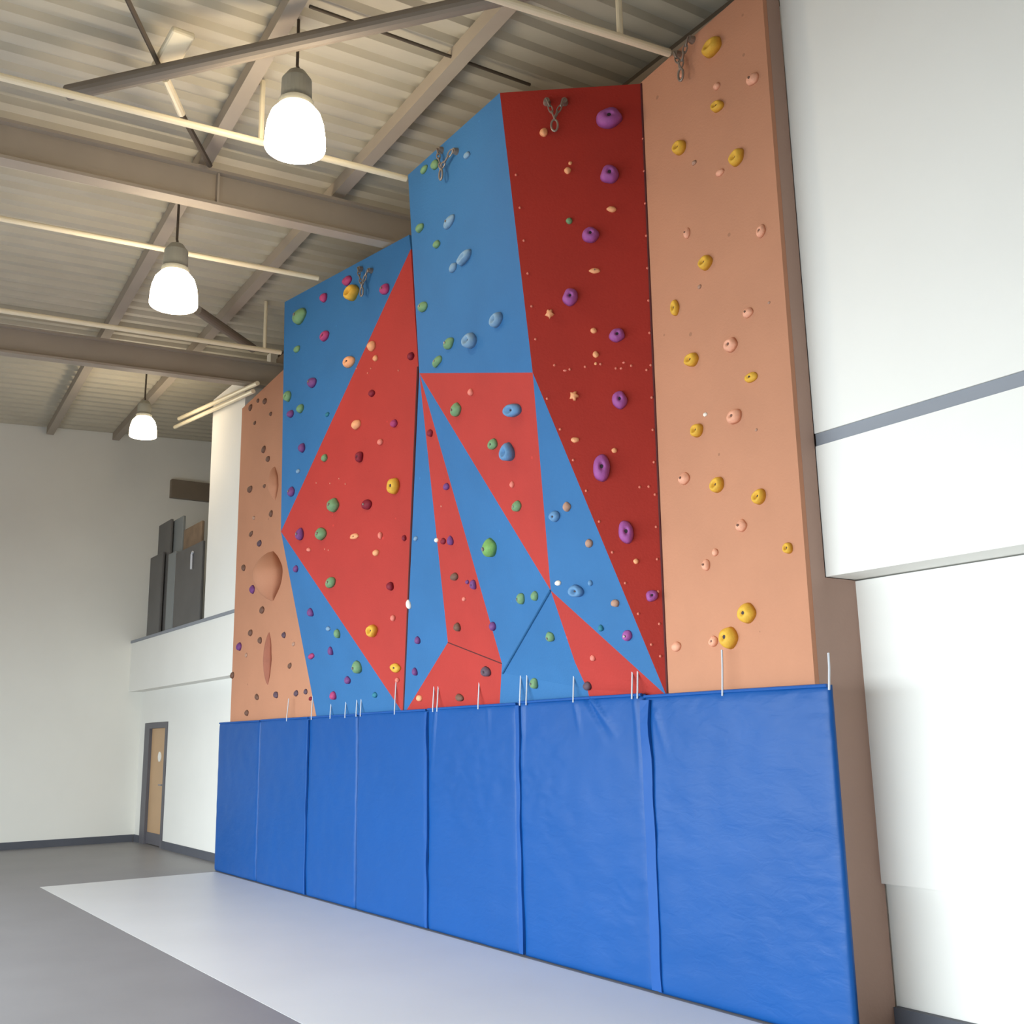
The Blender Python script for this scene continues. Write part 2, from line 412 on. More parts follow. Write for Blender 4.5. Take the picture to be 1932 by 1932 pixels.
spindle('crack_feature', at(508, 1192, 5.10), at(505, 1293, 5.10), 0.11, 0.07, M_CRACK, 'dark upright crack shaped feature', 3)
spindle('moulded_bulge', at(514, 1040, 5.10), at(514, 1134, 5.10), 0.34, 0.26, M_PEACH, 'rounded peach bulge', 7)
spindle('moulded_bulge', at(518, 880, 5.10), at(519, 945, 5.10), 0.12, 0.10, M_PEACH, 'small rounded peach bulge', 9)

# ------------------------------------------------------------------ blue wall mats
CREASES = [(at(a, b, 5.01), at(c, d_, 5.01), amp, wid) for a, b, c, d_, amp, wid in (
    (1102, 1316, 1152, 1402, -0.03, 0.02), (1112, 1316, 1166, 1396, 0.03, 0.022), (1082, 1318, 1094, 1392, 0.022, 0.016), (985, 1326, 984, 1480, 0.02, 0.018), (920, 1334, 922, 1400, 0.012, 0.014),
    (1198, 1310, 1208, 1480, 0.022, 0.018), (822, 1340, 812, 1480, 0.018, 0.018), (1235, 1345, 1262, 1440, 0.012, 0.02))]
seams = [-14.5, -12.97, -11.47, -10.22, -8.75, -7.25, -5.69, -4.06]
mlab = ['leftmost tall blue padded wall mat under the left peach panel',
        'second blue wall mat from the left end of the row',
        'third blue wall mat from the left, below the lower left blue triangle',
        'fourth blue wall mat, the middle one of the row',
        'fifth blue wall mat from the left, below the low red panel',
        'sixth blue wall mat, creased at its top below the small red triangle',
        'rightmost and nearest blue wall mat, below the right peach panel']
cords = {1: [(545, 1318)], 2: [(592, 1292), (627, 1302), (655, 1300)], 3: [(676, 1288), (684, 1286), (748, 1276)], 4: [(820, 1276), (828, 1278), (905, 1266)],
         5: [(983, 1256), (995, 1250), (1083, 1245), (1193, 1240), (1203, 1232)]}
cords_last = [(1362, 1226), (1563, 1232)]
tops = [1.945, 1.95, 1.95, 1.955, 1.96, 1.97, 1.955]
for i in range(7):
    x0, x1 = seams[i] + 0.006, seams[i+1] - 0.006
    t = thing('wall_mat', mlab[i], 'mat', ((x0 + x1) / 2, 5.03, 0.0), 'blue wall mats')
    zt = tops[i]; nx, nz = 64, 84
    bm = bmesh.new(); g = []
    ys = 5.012
    for a in range(nz + 1):
        row = []
        for b in range(nx + 1):
            u = b / nx; v = a / nz
            e = min(u, 1 - u) * (x1 - x0); ev = min(v, 1 - v) * zt
            inset = 0.016 * math.exp(-e / 0.02) + 0.012 * math.exp(-ev / 0.02)
            w = 0.010 * noise.noise(Vector((x0 + u * 1.5, v * 2.0, i * 3.1))) + 0.004 * noise.noise(Vector((x0 * 2 + u * 7, v * 12, i)))
            X_, Z_ = x0 + u * (x1 - x0), v * zt
            msk = max(0.0, noise.noise(Vector((X_ * 1.3, Z_ * 1.1, 4.2))) + 0.15) * (0.35 if i < 4 else 1.0) * min(1, Z_ / 0.8)
            w += 0.007 * msk * noise.noise(Vector((X_ * 7, Z_ * 26 + 2 * noise.noise(Vector((X_ * 5, Z_ * 5, 0))), 1.0)))
            for (ra, rb_, amp, wid) in CREASES:
                tt = max(0, min(1, ((X_ - ra.x) * (rb_.x - ra.x) + (Z_ - ra.z) * (rb_.z - ra.z)) / ((rb_.x - ra.x) ** 2 + (rb_.z - ra.z) ** 2)))
                dq = math.hypot(X_ - ra.x - tt * (rb_.x - ra.x), Z_ - ra.z - tt * (rb_.z - ra.z))
                w += amp * (1 - tt) * math.exp(-(dq / wid) ** 2)
            zz = v * zt + (0.008 * noise.noise(Vector((u * 3, i * 5.0, 1.0))) if a == nz else 0)
            row.append(bm.verts.new((x0 + u * (x1 - x0), ys + inset - w, max(0.007, zz))))
        g.append(row)
    back = [[bm.verts.new((x0 + (x1 - x0) * u, 5.055, zt * v + 0.007 * (1 - v))) for u in (0, 1)] for v in (0, 1)]
    for a in range(nz):
        for b in range(nx): bm.faces.new((g[a][b], g[a][b+1], g[a+1][b+1], g[a+1][b]))
    bm.faces.new([g[0][b] for b in range(nx + 1)] + [back[0][1], back[0][0]])
    bm.faces.new([g[nz][b] for b in range(nx, -1, -1)] + [back[1][0], back[1][1]])
    bm.faces.new([g[a][0] for a in range(nz, -1, -1)] + [back[0][0], back[1][0]])
    bm.faces.new([g[a][nx] for a in range(nz + 1)] + [back[1][1], back[0][1]])
    bm.faces.new((back[0][0], back[0][1], back[1][1], back[1][0]))
    obj('cover', bm, M_MAT, t, smooth=True)
    # top hem
    bm = tube(bmesh.new(), [(x0 + 0.01, 5.018, zt - 0.004), ((x0 + x1) / 2, 5.018, zt - 0.002), (x1 - 0.01, 5.018, zt - 0.004)], 0.011, 8)
    obj('hem', bm, M_FLAP, t)
    if i in (2, 4, 5, 6):
        fw = {2: 0.02, 4: 0.03, 5: 0.04, 6: 0.08}[i]
        bm = bmesh.new(); rows = []
        for a in range(25):
            v = a / 24; wv = 0.012 * noise.noise(Vector((v * 5, i, 0)))
            rows.append([bm.verts.new((x0 - 0.02 + wv, 5.004 - 0.004, 0.02 + v * (zt - 0.05))), bm.verts.new((x0 + fw + wv * 2, 5.002 - 0.006 - abs(wv), 0.02 + v * (zt - 0.05))),
                         bm.verts.new((x0 + fw + wv * 2, 5.014, 0.02 + v * (zt - 0.05))), bm.verts.new((x0 - 0.02 + wv, 5.014, 0.02 + v * (zt - 0.05)))])
        for a in range(24):
            for q in range(4): bm.faces.new((rows[a][q], rows[a][(q+1) % 4], rows[a+1][(q+1) % 4], rows[a+1][q]))
        bm.faces.new(rows[0]); bm.faces.new(rows[-1][::-1])
        obj('joining_flap', bm, M_FLAP, t)
    cl = cords_last if i == 6 else cords.get(i, [])
    for (cx, cy) in cl:
        p = at(cx, cy, 5.03)
        bot = Vector((p.x, 5.01, zt - 0.03)); 
        bm = tube(bmesh.new(), [bot, (p.x + 0.008, 5.006, zt + 0.01), p.lerp(bot, 0.4) + Vector((0.008, -0.005, 0)), p], 0.0065, 8)
        obj('tie_cord', bm, M_CORD, t)

# ------------------------------------------------------------------ climbing holds
from mathutils.geometry import intersect_ray_tri
CAMP = Vector((0, 0, H))
def hit(px, py, code=None):
    r = ray(px, py); best = None
    for c, tris in PANELS:
        if code and c != code: continue
        for t in tris:
            for q in range(1, len(t) - 1):
                h_ = intersect_ray_tri(t[0], t[q], t[q+1], r, CAMP, True)
                if h_ is not None:
                    dd = (h_ - CAMP).length
                    if best is None or dd < best[0]:
                        n = (t[q] - t[0]).cross(t[q+1] - t[0]).normalized()
                        if n.dot(r) > 0: n = -n
                        best = (dd, h_, n, c)
    return best
COL = {'purple': (158, 82, 150), 'plum': (112, 62, 120), 'yellow': (222, 172, 60), 'green': (112, 148, 106), 'blue': (96, 140, 182), 'pale blue': (122, 154, 182),
       'cream': (238, 168, 120), 'pink': (226, 128, 112), 'maroon': (130, 26, 46), 'magenta': (170, 60, 110), 'peach': (232, 168, 138), 'brown': (112, 80, 66), 'tan': (178, 140, 120),
       'teal': (44, 120, 140), 'white': (240, 228, 214), 'dark grey': (92, 72, 84), 'lime': (118, 164, 88)}
def hold_mat(c): return mat('hold_' + c.replace(' ', '_'), COL[c], 0.65, var=0.1, scale=18, bump=0.15, bscale=120)
PAN = {'R': 'tall dark red panel', 'PR': 'right peach panel', 'PL': 'left peach panel', 'BX': 'tall blue panel', 'F1': 'upper left blue panel', 'F2': 'large left red triangle',
       'F3': 'lower left blue triangle', 'S1': 'blue sliver panel', 'RS': 'narrow red stripe', 'RB': 'low red panel', 'T1': 'red triangle under tall blue panel', 'S2': 'central blue wedge',
       'B3': 'low central blue panel', 'S4': 'blue wedge beside dark red panel', 'T2': 'small low red triangle'}
HOLDS = {
 'R': [('purple', 1149, 224, 44, 38), ('purple', 1150, 330, 31, 36), ('purple', 1114, 444, 30, 31), ('purple', 1076, 561, 28, 35), ('purple', 1164, 633, 28, 28), ('purple', 1169, 755, 28, 36),
       ('purple', 1135, 883, 34, 52), ('purple', 1181, 1004, 30, 44), ('purple', 1230, 1124, 24, 22),
       ('cream', 1026, 250, 14, 18), ('cream', 1071, 322, 12, 14), ('cream', 1076, 308, 7, 8), ('cream', 1154, 395, 18, 12), ('cream', 1122, 511, 20, 11), ('cream', 1037, 592, 14, 18), ('cream', 1120, 624, 12, 12),
       ('green', 1074, 417, 12, 13), ('cream', 1124, 669, 12, 14), ('cream', 1124, 686, 6, 7), ('cream', 1083, 747, 16, 18), ('cream', 1085, 830, 16, 12), ('cream', 1159, 850, 11, 11),
       ('pink', 1066, 699, 8, 5), ('pink', 1177, 684, 6, 5), ('cream', 1200, 1059, 11, 11), ('pink', 1172, 695, 6, 5)],
 'PR': [('yellow', 1346, 90, 30, 32), ('yellow', 1355, 201, 20, 22), ('yellow', 1284, 279, 23, 26), ('yellow', 1392, 298, 25, 28), ('yellow', 1333, 496, 25, 27), ('yellow', 1275, 581, 15, 31),
        ('yellow', 1307, 679, 25, 27), ('yellow', 1418, 712, 25, 20), ('yellow', 1317, 812, 23, 26), ('yellow', 1355, 915, 27, 28), ('yellow', 1434, 937, 26, 28), ('yellow', 1488, 1034, 18, 21),
        ('yellow', 1411, 1157, 34, 38), ('yellow', 1377, 1203, 34, 42),
        ('peach', 1421, 150, 20, 22), ('peach', 1353, 163, 12, 14), ('tan', 1310, 307, 9, 10), ('peach', 1359, 326, 15, 14), ('peach', 1297, 440, 12, 20), ('peach', 1437, 436, 16, 24),
        ('tan', 1320, 541, 8, 9), ('peach', 1412, 590, 19, 20), ('peach', 1380, 651, 25, 28), ('white', 1331, 782, 9, 9), ('peach', 1387, 786, 27, 30), ('peach', 1292, 903, 22, 24),
        ('peach', 1400, 992, 20, 24), ('peach', 1350, 1042, 13, 15), ('peach', 1333, 1066, 16, 22), ('peach', 1347, 1210, 18, 20), ('peach', 1277, 1220, 19, 19), ('tan', 1451, 571, 6, 6),
        ('tan', 1427, 811, 6, 6), ('peach', 1287, 141, 9, 10)],
 'BX': [('green', 822, 311, 16, 18), ('green', 801, 320, 15, 14), ('pale blue', 882, 293, 13, 13), ('green', 793, 430, 17, 17), ('pale blue', 849, 419, 24, 20), ('green', 825, 461, 14, 16),
        ('pale blue', 878, 486, 30, 22), ('pale blue', 856, 505, 16, 17), ('green', 799, 579, 20, 20), ('pale blue', 939, 604, 24, 27), ('pale blue', 889, 643, 27, 30), ('green', 848, 648, 22, 22), ('green', 826, 682, 22, 18)],
 'F1': [('magenta', 656, 530, 19, 18), ('yellow', 667, 553, 23, 31), ('magenta', 727, 546, 20, 20), ('magenta', 612, 562, 14, 18), ('green', 567, 597, 27, 28), ('magenta', 614, 634, 17, 20), ('green', 561, 659, 13, 13),
        ('plum', 590, 722, 18, 20), ('green', 544, 748, 13, 22), ('plum', 549, 781, 13, 16), ('green', 568, 771, 13, 18), ('teal', 618, 782, 9, 9), ('cream', 660, 683, 23, 23), ('plum', 571, 845, 13, 18),
        ('plum', 551, 928, 12, 20), ('pale blue', 563, 889, 9, 9)],
 'F2': [('cream', 702, 653, 17, 19), ('cream', 709, 676, 11, 12), ('maroon', 776, 672, 13, 16), ('maroon', 702, 742, 13, 14), ('cream', 673, 801, 19, 19), ('magenta', 744, 799, 15, 16), ('pink', 718, 834, 12, 13),
        ('green', 613, 864, 13, 14), ('maroon', 679, 862, 15, 22), ('yellow', 744, 917, 23, 34), ('green', 630, 953, 23, 27), ('maroon', 693, 952, 21, 20), ('plum', 567, 1008, 15, 24), ('green', 607, 1007, 22, 24),
        ('cream', 669, 1012, 20, 11), ('pink', 718, 1010, 9, 15), ('maroon', 763, 1015, 9, 13), ('cream', 710, 1043, 13, 14), ('pink', 583, 1037, 9, 9), ('green', 625, 1099, 20, 21), ('maroon', 737, 1106, 15, 17),
        ('pink', 742, 1166, 11, 12), ('yellow', 704, 1190, 20, 24), ('yellow', 747, 1260, 23, 17), ('pink', 750, 1283, 9, 10)],
 'F3': [('plum', 559, 1073, 12, 13), ('plum', 587, 1155, 13, 16), ('pale blue', 620, 1186, 10, 10), ('green', 638, 1195, 11, 18), ('plum', 625, 1228, 9, 18), ('magenta', 588, 1238, 17, 11), ('green', 676, 1258, 17, 25),
        ('plum', 657, 1283, 13, 15), ('magenta', 630, 1312, 13, 17), ('teal', 708, 1311, 11, 11)],
 'S1': [('plum', 789, 1208, 12, 15), ('plum', 784, 1267, 10, 16), ('pale blue', 785, 1016, 9, 10), ('white', 824, 1019, 9, 10), ('white', 772, 1140, 9, 19)],
 'RS': [('maroon', 812, 817, 13, 15), ('plum', 843, 918, 14, 14), ('maroon', 837, 1021, 12, 13), ('plum', 851, 1020, 12, 19), ('brown', 858, 1088, 18, 16), ('plum', 882, 1098, 8, 9), ('plum', 894, 1103, 12, 20),
        ('pink', 876, 1130, 8, 10), ('brown', 864, 1183, 14, 18), ('plum', 931, 1181, 14, 18)],
 'RB': [('cream', 792, 1317, 13, 13), ('dark grey', 918, 1267, 21, 20), ('brown', 868, 1316, 18, 15)],
 'T1': [('pink', 889, 740, 11, 15), ('green', 862, 773, 23, 25), ('blue', 969, 774, 36, 28), ('green', 931, 838, 21, 21), ('blue', 961, 853, 27, 34), ('pink', 967, 914, 9, 14), ('green', 976, 955, 21, 21)],
 'S2': [('lime', 927, 1033, 27, 37), ('green', 984, 1129, 18, 21), ('green', 1010, 1124, 15, 19)],
 'B3': [('green', 1039, 1201, 17, 20), ('green', 1009, 1289, 16, 21)],
 'S4': [('tan', 1070, 956, 16, 19), ('blue', 1047, 974, 22, 22), ('tan', 1112, 1025, 16, 17), ('white', 1053, 1100, 14, 11), ('blue', 1088, 1115, 29, 25), ('blue', 1114, 1100, 10, 12), ('tan', 1161, 1138, 17, 16),
        ('teal', 1134, 1185, 12, 13), ('purple', 1184, 1199, 19, 22)],
 'T2': [('pink', 1119, 1241, 10, 13), ('dark grey', 1109, 1294, 17, 18)],
 'PL': [('brown', 500, 757, 11, 12), ('brown', 473, 769, 10, 12), ('brown', 487, 756, 7, 9), ('brown', 481, 798, 7, 8), ('brown', 511, 781, 8, 9), ('brown', 498, 848, 12, 13), ('brown', 506, 866, 11, 12),
        ('brown', 472, 923, 15, 13), ('brown', 499, 917, 8, 8), ('brown', 512, 969, 9, 13), ('tan', 479, 977, 8, 8), ('brown', 474, 1007, 12, 10), ('dark grey', 490, 1025, 12, 13), ('brown', 460, 1071, 12, 12),
        ('plum', 477, 1112, 13, 17), ('brown', 495, 1151, 13, 14), ('brown', 473, 1194, 12, 13), ('brown', 491, 1208, 11, 13), ('plum', 452, 1220, 13, 17), ('dark grey', 536, 1198, 11, 12), ('tan', 465, 1236, 7, 9),
        ('brown', 547, 1256, 10, 11), ('brown', 439, 1274, 10, 13), ('brown', 485, 1315, 12, 11), ('dark grey', 521, 1311, 13, 13), ('dark grey', 559, 1308, 12, 12), ('dark grey', 577, 1305, 10, 11), ('brown', 466, 1345, 10, 12),
        ('maroon', 586, 1318, 10, 8), ('tan', 554, 1215, 8, 9)],
}
def hold_mesh(rng, w, h, dep, style, nA, nR):
    """a lumpy resin hold, local z pointing out of the wall"""
    bm = bmesh.new()
    am = [(k, rng.uniform(-1, 1) * 0.16 / k, rng.uniform(0, 6.28)) for k in (2, 3, 4, 5)]
    tilt = rng.uniform(0.15, 0.5); sd = rng.uniform(0, 50)
    if style == 'star': am.append((5, 0.28, rng.uniform(0, 6)))
    rows = []
    for j in range(nR + 1):
        r = j / nR
        if style == 'ring': hh = 0.35 + 0.65 * math.sin(math.pi * min(1, r * 1.02) ** 1.25) if r < 0.62 else (max(0, 1 - ((r - 0.55) / 0.45) ** 2)) ** 0.5
        elif style == 'jug': hh = (max(0, 1 - r ** 2.6)) ** 0.55 * (1 - 0.45 * math.exp(-(r / 0.24) ** 2))
        else: hh = (max(0, 1 - r ** 2.4)) ** 0.6
        row = []
        for k in range(nA):
            th = 2 * math.pi * k / nA
            rr = r * (1 + sum(a * math.cos(q * th + f_) for q, a, f_ in am) * (0.4 + 0.6 * r))
            x_, y_ = rr * math.cos(th), rr * math.sin(th)
            z_ = hh * (1 + tilt * -y_ * 0.6) + 0.10 * noise.noise(Vector((x_ * 2.2 + sd, y_ * 2.2, sd))) * (1 - r)
            row.append(bm.verts.new((x_ * w / 2, y_ * h / 2, z_ * dep - 0.003)))
            if j == 0: break
        rows.append(row)
    for k in range(nA):
        bm.faces.new((rows[0][0], rows[1][k], rows[1][(k + 1) % nA]))
        for j in range(1, nR):
            bm.faces.new((rows[j][k], rows[j+1][k], rows[j+1][(k+1) % nA], rows[j][(k+1) % nA]))
    bm.faces.new(rows[-1][::-1])
    return bm
ORD = ['topmost', 'second', 'third', 'fourth', 'fifth', 'sixth', 'seventh', 'eighth', 'ninth', 'tenth', 'eleventh', 'twelfth', 'thirteenth', 'fourteenth', 'fifteenth', 'sixteenth', 'seventeenth', 'eighteenth', 'nineteenth', 'twentieth']
rng = random.Random(11)
for code, lst in HOLDS.items():
    for colour in sorted(set(h_[0] for h_ in lst)):
        same = sorted([h_ for h_ in lst if h_[0] == colour], key=lambda q: q[2])
        for idx, (c, px, py, w, h_) in enumerate(same):
            res = hit(px, py, code) or hit(px, py)
            if not res: print('NO HIT', code, c, px, py); continue
            dd, p, n, cc = res
            s = dd / F
            up = (Vector((0, 0, 1)) - n * n.z).normalized(); rt = up.cross(n).normalized()
            big = max(w, h_)
            face = abs(n.dot((p - CAMP).normalized()))
            W = w * s / max(0.62, face ** 0.6); Hh = h_ * s; dep = min(W, Hh) * 0.5
            if code == 'PL': dep = min(W, Hh) * 0.35
            style = 'dome'
            if c == 'purple' and big > 24: style = 'jug'
            elif c == 'yellow': style = 'ring' if w / h_ < 1.15 and big < 33 else 'jug'
            elif c == 'cream' and (px, py) in ((1083, 747), (1037, 592)): style = 'star'
            elif big > 24 and c in ('blue', 'pale blue'): style = 'ring'
            elif big >= 20: style = rng.choice(['dome', 'jug'])
            # keep the blob's visual middle on the pixel
            bm = hold_mesh(rng, W, Hh, dep, style, 22 if big > 18 else 14, 9 if big > 18 else 5)
            M = Matrix((rt, up, n)).transposed().to_4x4(); M.translation = p - n * 0.0 
            bmesh.ops.transform(bm, matrix=Matrix.Rotation(rng.uniform(-0.25, 0.25), 4, 'Z'), verts=bm.verts)
            o = obj('climbing_hold', bm, hold_mat(c), None, smooth=True)
            o.matrix_world = M
            size = 'large' if big >= 28 else ('tiny' if big <= 9 else ('small' if big <= 15 else 'medium'))
            pan = PAN[code]
            if len(same) == 1: lab = f'{size} {c} climbing hold, the only {c} one on the {pan}'
            elif idx == len(same) - 1: lab = f'{size} {c} climbing hold, lowest {c} one on the {pan}'
            elif idx == 0: lab = f'{size} {c} climbing hold, topmost {c} one on the {pan}'
            else: lab = f'{size} {c} hold, {ORD[idx]} {c} one from top on the {pan}'
            tag(o, lab, 'climbing hold', f'{c} holds on the {pan}' if len(same) > 1 else None)
            if big >= 20:
                zc = dep * {'jug': 0.55, 'ring': 0.36, 'dome': 0.98, 'star': 1.0}[style]
                rb = min(W, Hh) * (0.12 if style == 'dome' else 0.15)
                bm = bmesh.new(); bmesh.ops.create_cone(bm, cap_ends=True, segments=6, radius1=rb, radius2=rb * 0.85, depth=rb * 0.7, matrix=Matrix.Translation((0, 0, zc + rb * 0.12)))
                b_ = obj('bolt', bm, hold_mat('brown') if c == 'peach' else (M_BOLT if style != 'dome' else M_CHAIN), None); b_.parent = o

# small pale screw heads along the panel edges
spots = [(1222 + (y - 250) * 0.0335 - 9, y, 'R') for y in range(262, 1260, 61)] + [(1016 + (y - 730) * 0.4237 + 7, y, 'R') for y in range(752, 1240, 58)]
spots += [(957 + (y - 190) * 0.1185, y, 'R') for y in range(330, 700, 62)]
spots += [(x_, 690 + (x_ * 7 % 13) - 4, 'R') for x_ in range(1046, 1225, 29)] + [(x_, 918 + (x_ % 9), 'R') for x_ in (1207, 1224)]
spots += [(597, 911, 'F2'), (623, 912, 'F2'), (652, 913, 'F2'), (640, 903, 'F2'), (694, 704, 'F2'), (700, 695, 'F2'), (673, 695, 'F2'), (752, 699, 'F2'), (613, 1036, 'F2'), (620, 1038, 'F2'), (886, 887, 'T1'), (867, 845, 'RS'), (833, 955, 'RS')]
for sx_, sy_, cd in spots:
    q = hit(sx_, sy_, cd)
    if not q: continue
    bm = bmesh.new(); bmesh.ops.create_uvsphere(bm, u_segments=8, v_segments=5, radius=0.0105, matrix=Matrix.Translation(q[1]))
    obj('screw_head', bm, M_SCREW, cw, smooth=True)

# ------------------------------------------------------------------ top anchors: two chains meeting at a carabiner
def chain(a, b, r=0.012, parent=None):
    n = max(3, int((b - a).length / 0.05)); bm = bmesh.new(); d_ = (b - a).normalized(); s_ = d_.orthogonal().normalized(); q_ = d_.cross(s_)
    for i in range(n):
        c = a.lerp(b, (i + 0.5) / n); L = (b - a).length / n * 0.66
        e = s_ if i % 2 else q_
        ring = [c + d_ * L * math.cos(t * math.pi / 5) + e * 0.015 * math.sin(t * math.pi / 5) for t in range(11)]
        tube(bm, ring, r * 0.75, 6, cap=False)
    return obj('chain', bm, M_CHAIN, parent)
def anchor(h1, h2, c, code, label):
    A = hit(*h1, code); B = hit(*h2, code); C = hit(*c, code)
    n = A[2]
    t = thing('top_anchor', label, 'anchor', A[1].lerp(B[1], 0.5), 'chain anchors at the top of the climbing wall')
    for q in (A, B):
        bm = bmesh.new(); bmesh.ops.create_cone(bm, cap_ends=True, segments=12, radius1=0.032, radius2=0.024, depth=0.04,
            matrix=Matrix.Translation(q[1] + n * 0.02) @ n.to_track_quat('Z', 'Y').to_matrix().to_4x4())
        obj('hanger', bm, M_CHAIN, t)
    cp = C[1] + n * 0.06
    for q in (A, B): chain(q[1] + n * 0.05, cp + Vector((0, 0, 0.03)), 0.008, t)
    bm = bmesh.new(); s_ = n.cross(Vector((0, 0, 1))).normalized()
    ring = [cp + Vector((0, 0, -0.03)) + Vector((0, 0, 1)) * 0.05 * math.cos(k * math.pi / 8) + s_ * 0.026 * math.sin(k * math.pi / 8) for k in range(17)]
    tube(bm, ring, 0.009, 8, cap=False)
    obj('carabiner', bm, M_CHAIN, t)
anchor((1032, 194), (1065, 194), (1047, 238), 'R', 'chain anchor with carabiner at the top of the dark red panel')
anchor((834, 284), (862, 286), (843, 326), 'BX', 'chain anchor with carabiner near the top of the tall blue panel')
anchor((682, 508), (701, 511), (691, 548), 'F1', 'chain anchor with carabiner near the top of the upper left blue panel')
anchor((1281, 104), (1307, 76), (1295, 139), 'PR', 'chain anchor with carabiner at the top of the right peach panel')

# ------------------------------------------------------------------ roof steel
UP = Vector((0, 0, 1))
def rafter(x, y1, z1, pitch_, y0, label, w=0.15, h=0.37):
    A = Vector((x, y0, z1 + pitch_ * (y0 - y1))); B = Vector((x, 5.72, z1 + pitch_ * (5.72 - y1)))
    t = thing('roof_beam', label, 'roof beam', A.lerp(B, 0.5), 'deep steel roof beams')
    obj('beam_section', beam_between(bmesh.new(), A, B, UP, iprof(w, h, 0.03, 0.025)), M_STEEL, t)
    return t, A, B
p = at(714, 466, 4.7)
def stiff(t, x, y, z, h=0.335):
    obj('stiffener', bx(x - 0.07, x + 0.07, y - 0.01, y + 0.01, z + 0.031, z + h), M_STEEL, t)
t, A, B = rafter(p.x + 0.07, 4.7, p.z, 0.055, YB + 0.05, 'deep brown grey roof beam running to the tall blue panel, between the two nearer lamps')
pj = atx(408, 350, p.x + 0.07); stiff(t, p.x + 0.07, pj.y, p.z + 0.055 * (pj.y - 4.7))
p = at(454, 728, 4.95)
t2, A2, B2 = rafter(p.x + 0.07, 4.95, p.z, 0.05, YB + 0.05, 'deep brown grey roof beam farther off, above the left peach panel')
# purlins running along the hall
PZ = 7.235
def purlin(a, b, label, w=0.12, h=0.135):
    A = atroof(*a, PZ); B = atroof(*b, PZ)
    d_ = (B - A); A = A - d_ * 1.6; B = B + d_ * ((XE + 0.1 - B.x) / d_.x)
    if A.x > XR - 0.1: A = B + (A - B) * ((XR - 0.1 - B.x) / (A.x - B.x))
    A.z = PZ + 0.055 * (A.y - 5); B.z = PZ + 0.055 * (B.y - 5)
    return tag(obj('purlin', beam_between(bmesh.new(), A, B, UP, [(-w/2, 0), (w/2, 0), (w/2, 0.02), (-w/2 + 0.02, 0.02), (-w/2 + 0.02, h), (-w/2, h)]), M_STEEL), label, 'purlin', 'purlins along the roof')
purlin((948, 30), (640, 368), 'long grey roof purlin passing right of the nearest lamp')
purlin((500, 112), (398, 290), 'long grey roof purlin passing left of the nearest lamp')
# white pipes running towards the wall
def pipe(p_end, y_end, pitch_, label, r, hang):
    e = at(*p_end, y_end)
    f_ = Vector((e.x, YB + 0.1, e.z + pitch_ * (YB + 0.1 - e.y)))
    t = thing('ceiling_pipe', label, 'pipe', e.lerp(f_, 0.5), 'white pipes under the roof')
    obj('pipe', tube(bmesh.new(), [e, f_], r, 12), M_PIPE, t)
    for hp in hang:
        q = atx(*hp, e.x); zt = deck_z(q.y)
        z0 = e.z + pitch_ * (q.y - e.y)
        obj('hanger_rod', tube(bmesh.new(), [(e.x, q.y, z0), (e.x, q.y, zt)], r * 0.8, 8), M_PIPE, t)
    return t
pipe((1262, 100), 5.07, 0.13, 'thin white ceiling pipe ending at the top of the right peach panel', 0.03, [(1170, 66)])
pipe((766, 337), 4.27, 0.065, 'thin white ceiling pipe passing behind the nearest lamp', 0.03, [(492, 268)])
pipe((600, 525), 4.46, 0.057, 'thin white ceiling pipe passing behind the housing of the second lamp', 0.028, [])
pipe((530, 665), 4.95, 0.049, 'thin white ceiling pipe below the second lamp, ending by the left blue panel', 0.03, [(499, 661)])
# bracing
def bar(name, a, b, z5, r, label, m=M_BRACE, ext=(0, 0), cat='roof brace'):
    A = atroof(*a, z5); B = atroof(*b, z5); d_ = B - A
    A = A - d_ * ext[0]; B = B + d_ * ext[1]
    return tag(obj(name, tube(bmesh.new(), [A, B], r, 14), m), label, cat)
bar('brace_tube', (243, 150), (950, -6), 6.98, 0.062, 'thick grey tube bracing slanting across the roof at the top left', ext=(0.18, 0.3))
br = thing('tie_rod', 'thin tie rod with pale bracket running down to the roof beam at top left', 'roof brace', atroof(320, 160, 7.1))
obj('rod', tube(bmesh.new(), [atroof(236, -10, 7.1), atroof(312, 148, 7.1)], 0.02, 8), M_DSTEEL, br)
obj('lit_portion', tube(bmesh.new(), [atroof(312, 148, 7.1), atroof(342, 214, 7.1)], 0.035, 10), M_PIPE, br)['label'] = 'lit stretch of the rod, painted pale'  # middle of the rod, its lit look put into pale paint
obj('rod', tube(bmesh.new(), [atroof(342, 214, 7.1), atroof(396, 312, 7.1)], 0.026, 8), M_DSTEEL, br)
bp_ = atroof(325, 108, 7.1)
obj('bracket', bevel(bx(bp_.x - 0.28, bp_.x + 0.28, bp_.y - 0.09, bp_.y + 0.09, bp_.z + 0.02, bp_.z + 0.08), 0.02), M_PIPE, br)['label'] = 'pale bracket'
bar('roof_cable', (584, 12), (1000, 160), 7.3, 0.014, 'thin dark cable under the roof deck above the central panels', M_DSTEEL, cat='cable')
bar('brace_tube', (372, 585), (452, 640), 7.0, 0.06, 'short grey brace tube right of the second lamp', ext=(0, 0.35))
# eaves steel behind the top of the wall, with a painted shadow gap
ev = thing('eaves_beam', 'brown eaves beam along the roof edge behind the climbing wall top', 'roof beam', (-9.2, 5.7, 7.25))
obj('beam_face', bx(XPL, XPR - 0.1, 5.6, 5.775, 7.15, 7.31), M_EAVES, ev)
o_ = obj('shadow_gap_strip', bx(XPL, XPR - 0.1, 5.62, 5.775, 7.312, 7.372), M_DSTEEL, ev); o_['label'] = 'dark strip painting the shadow gap'  # dark colour stands in for the shadow gap under the deck
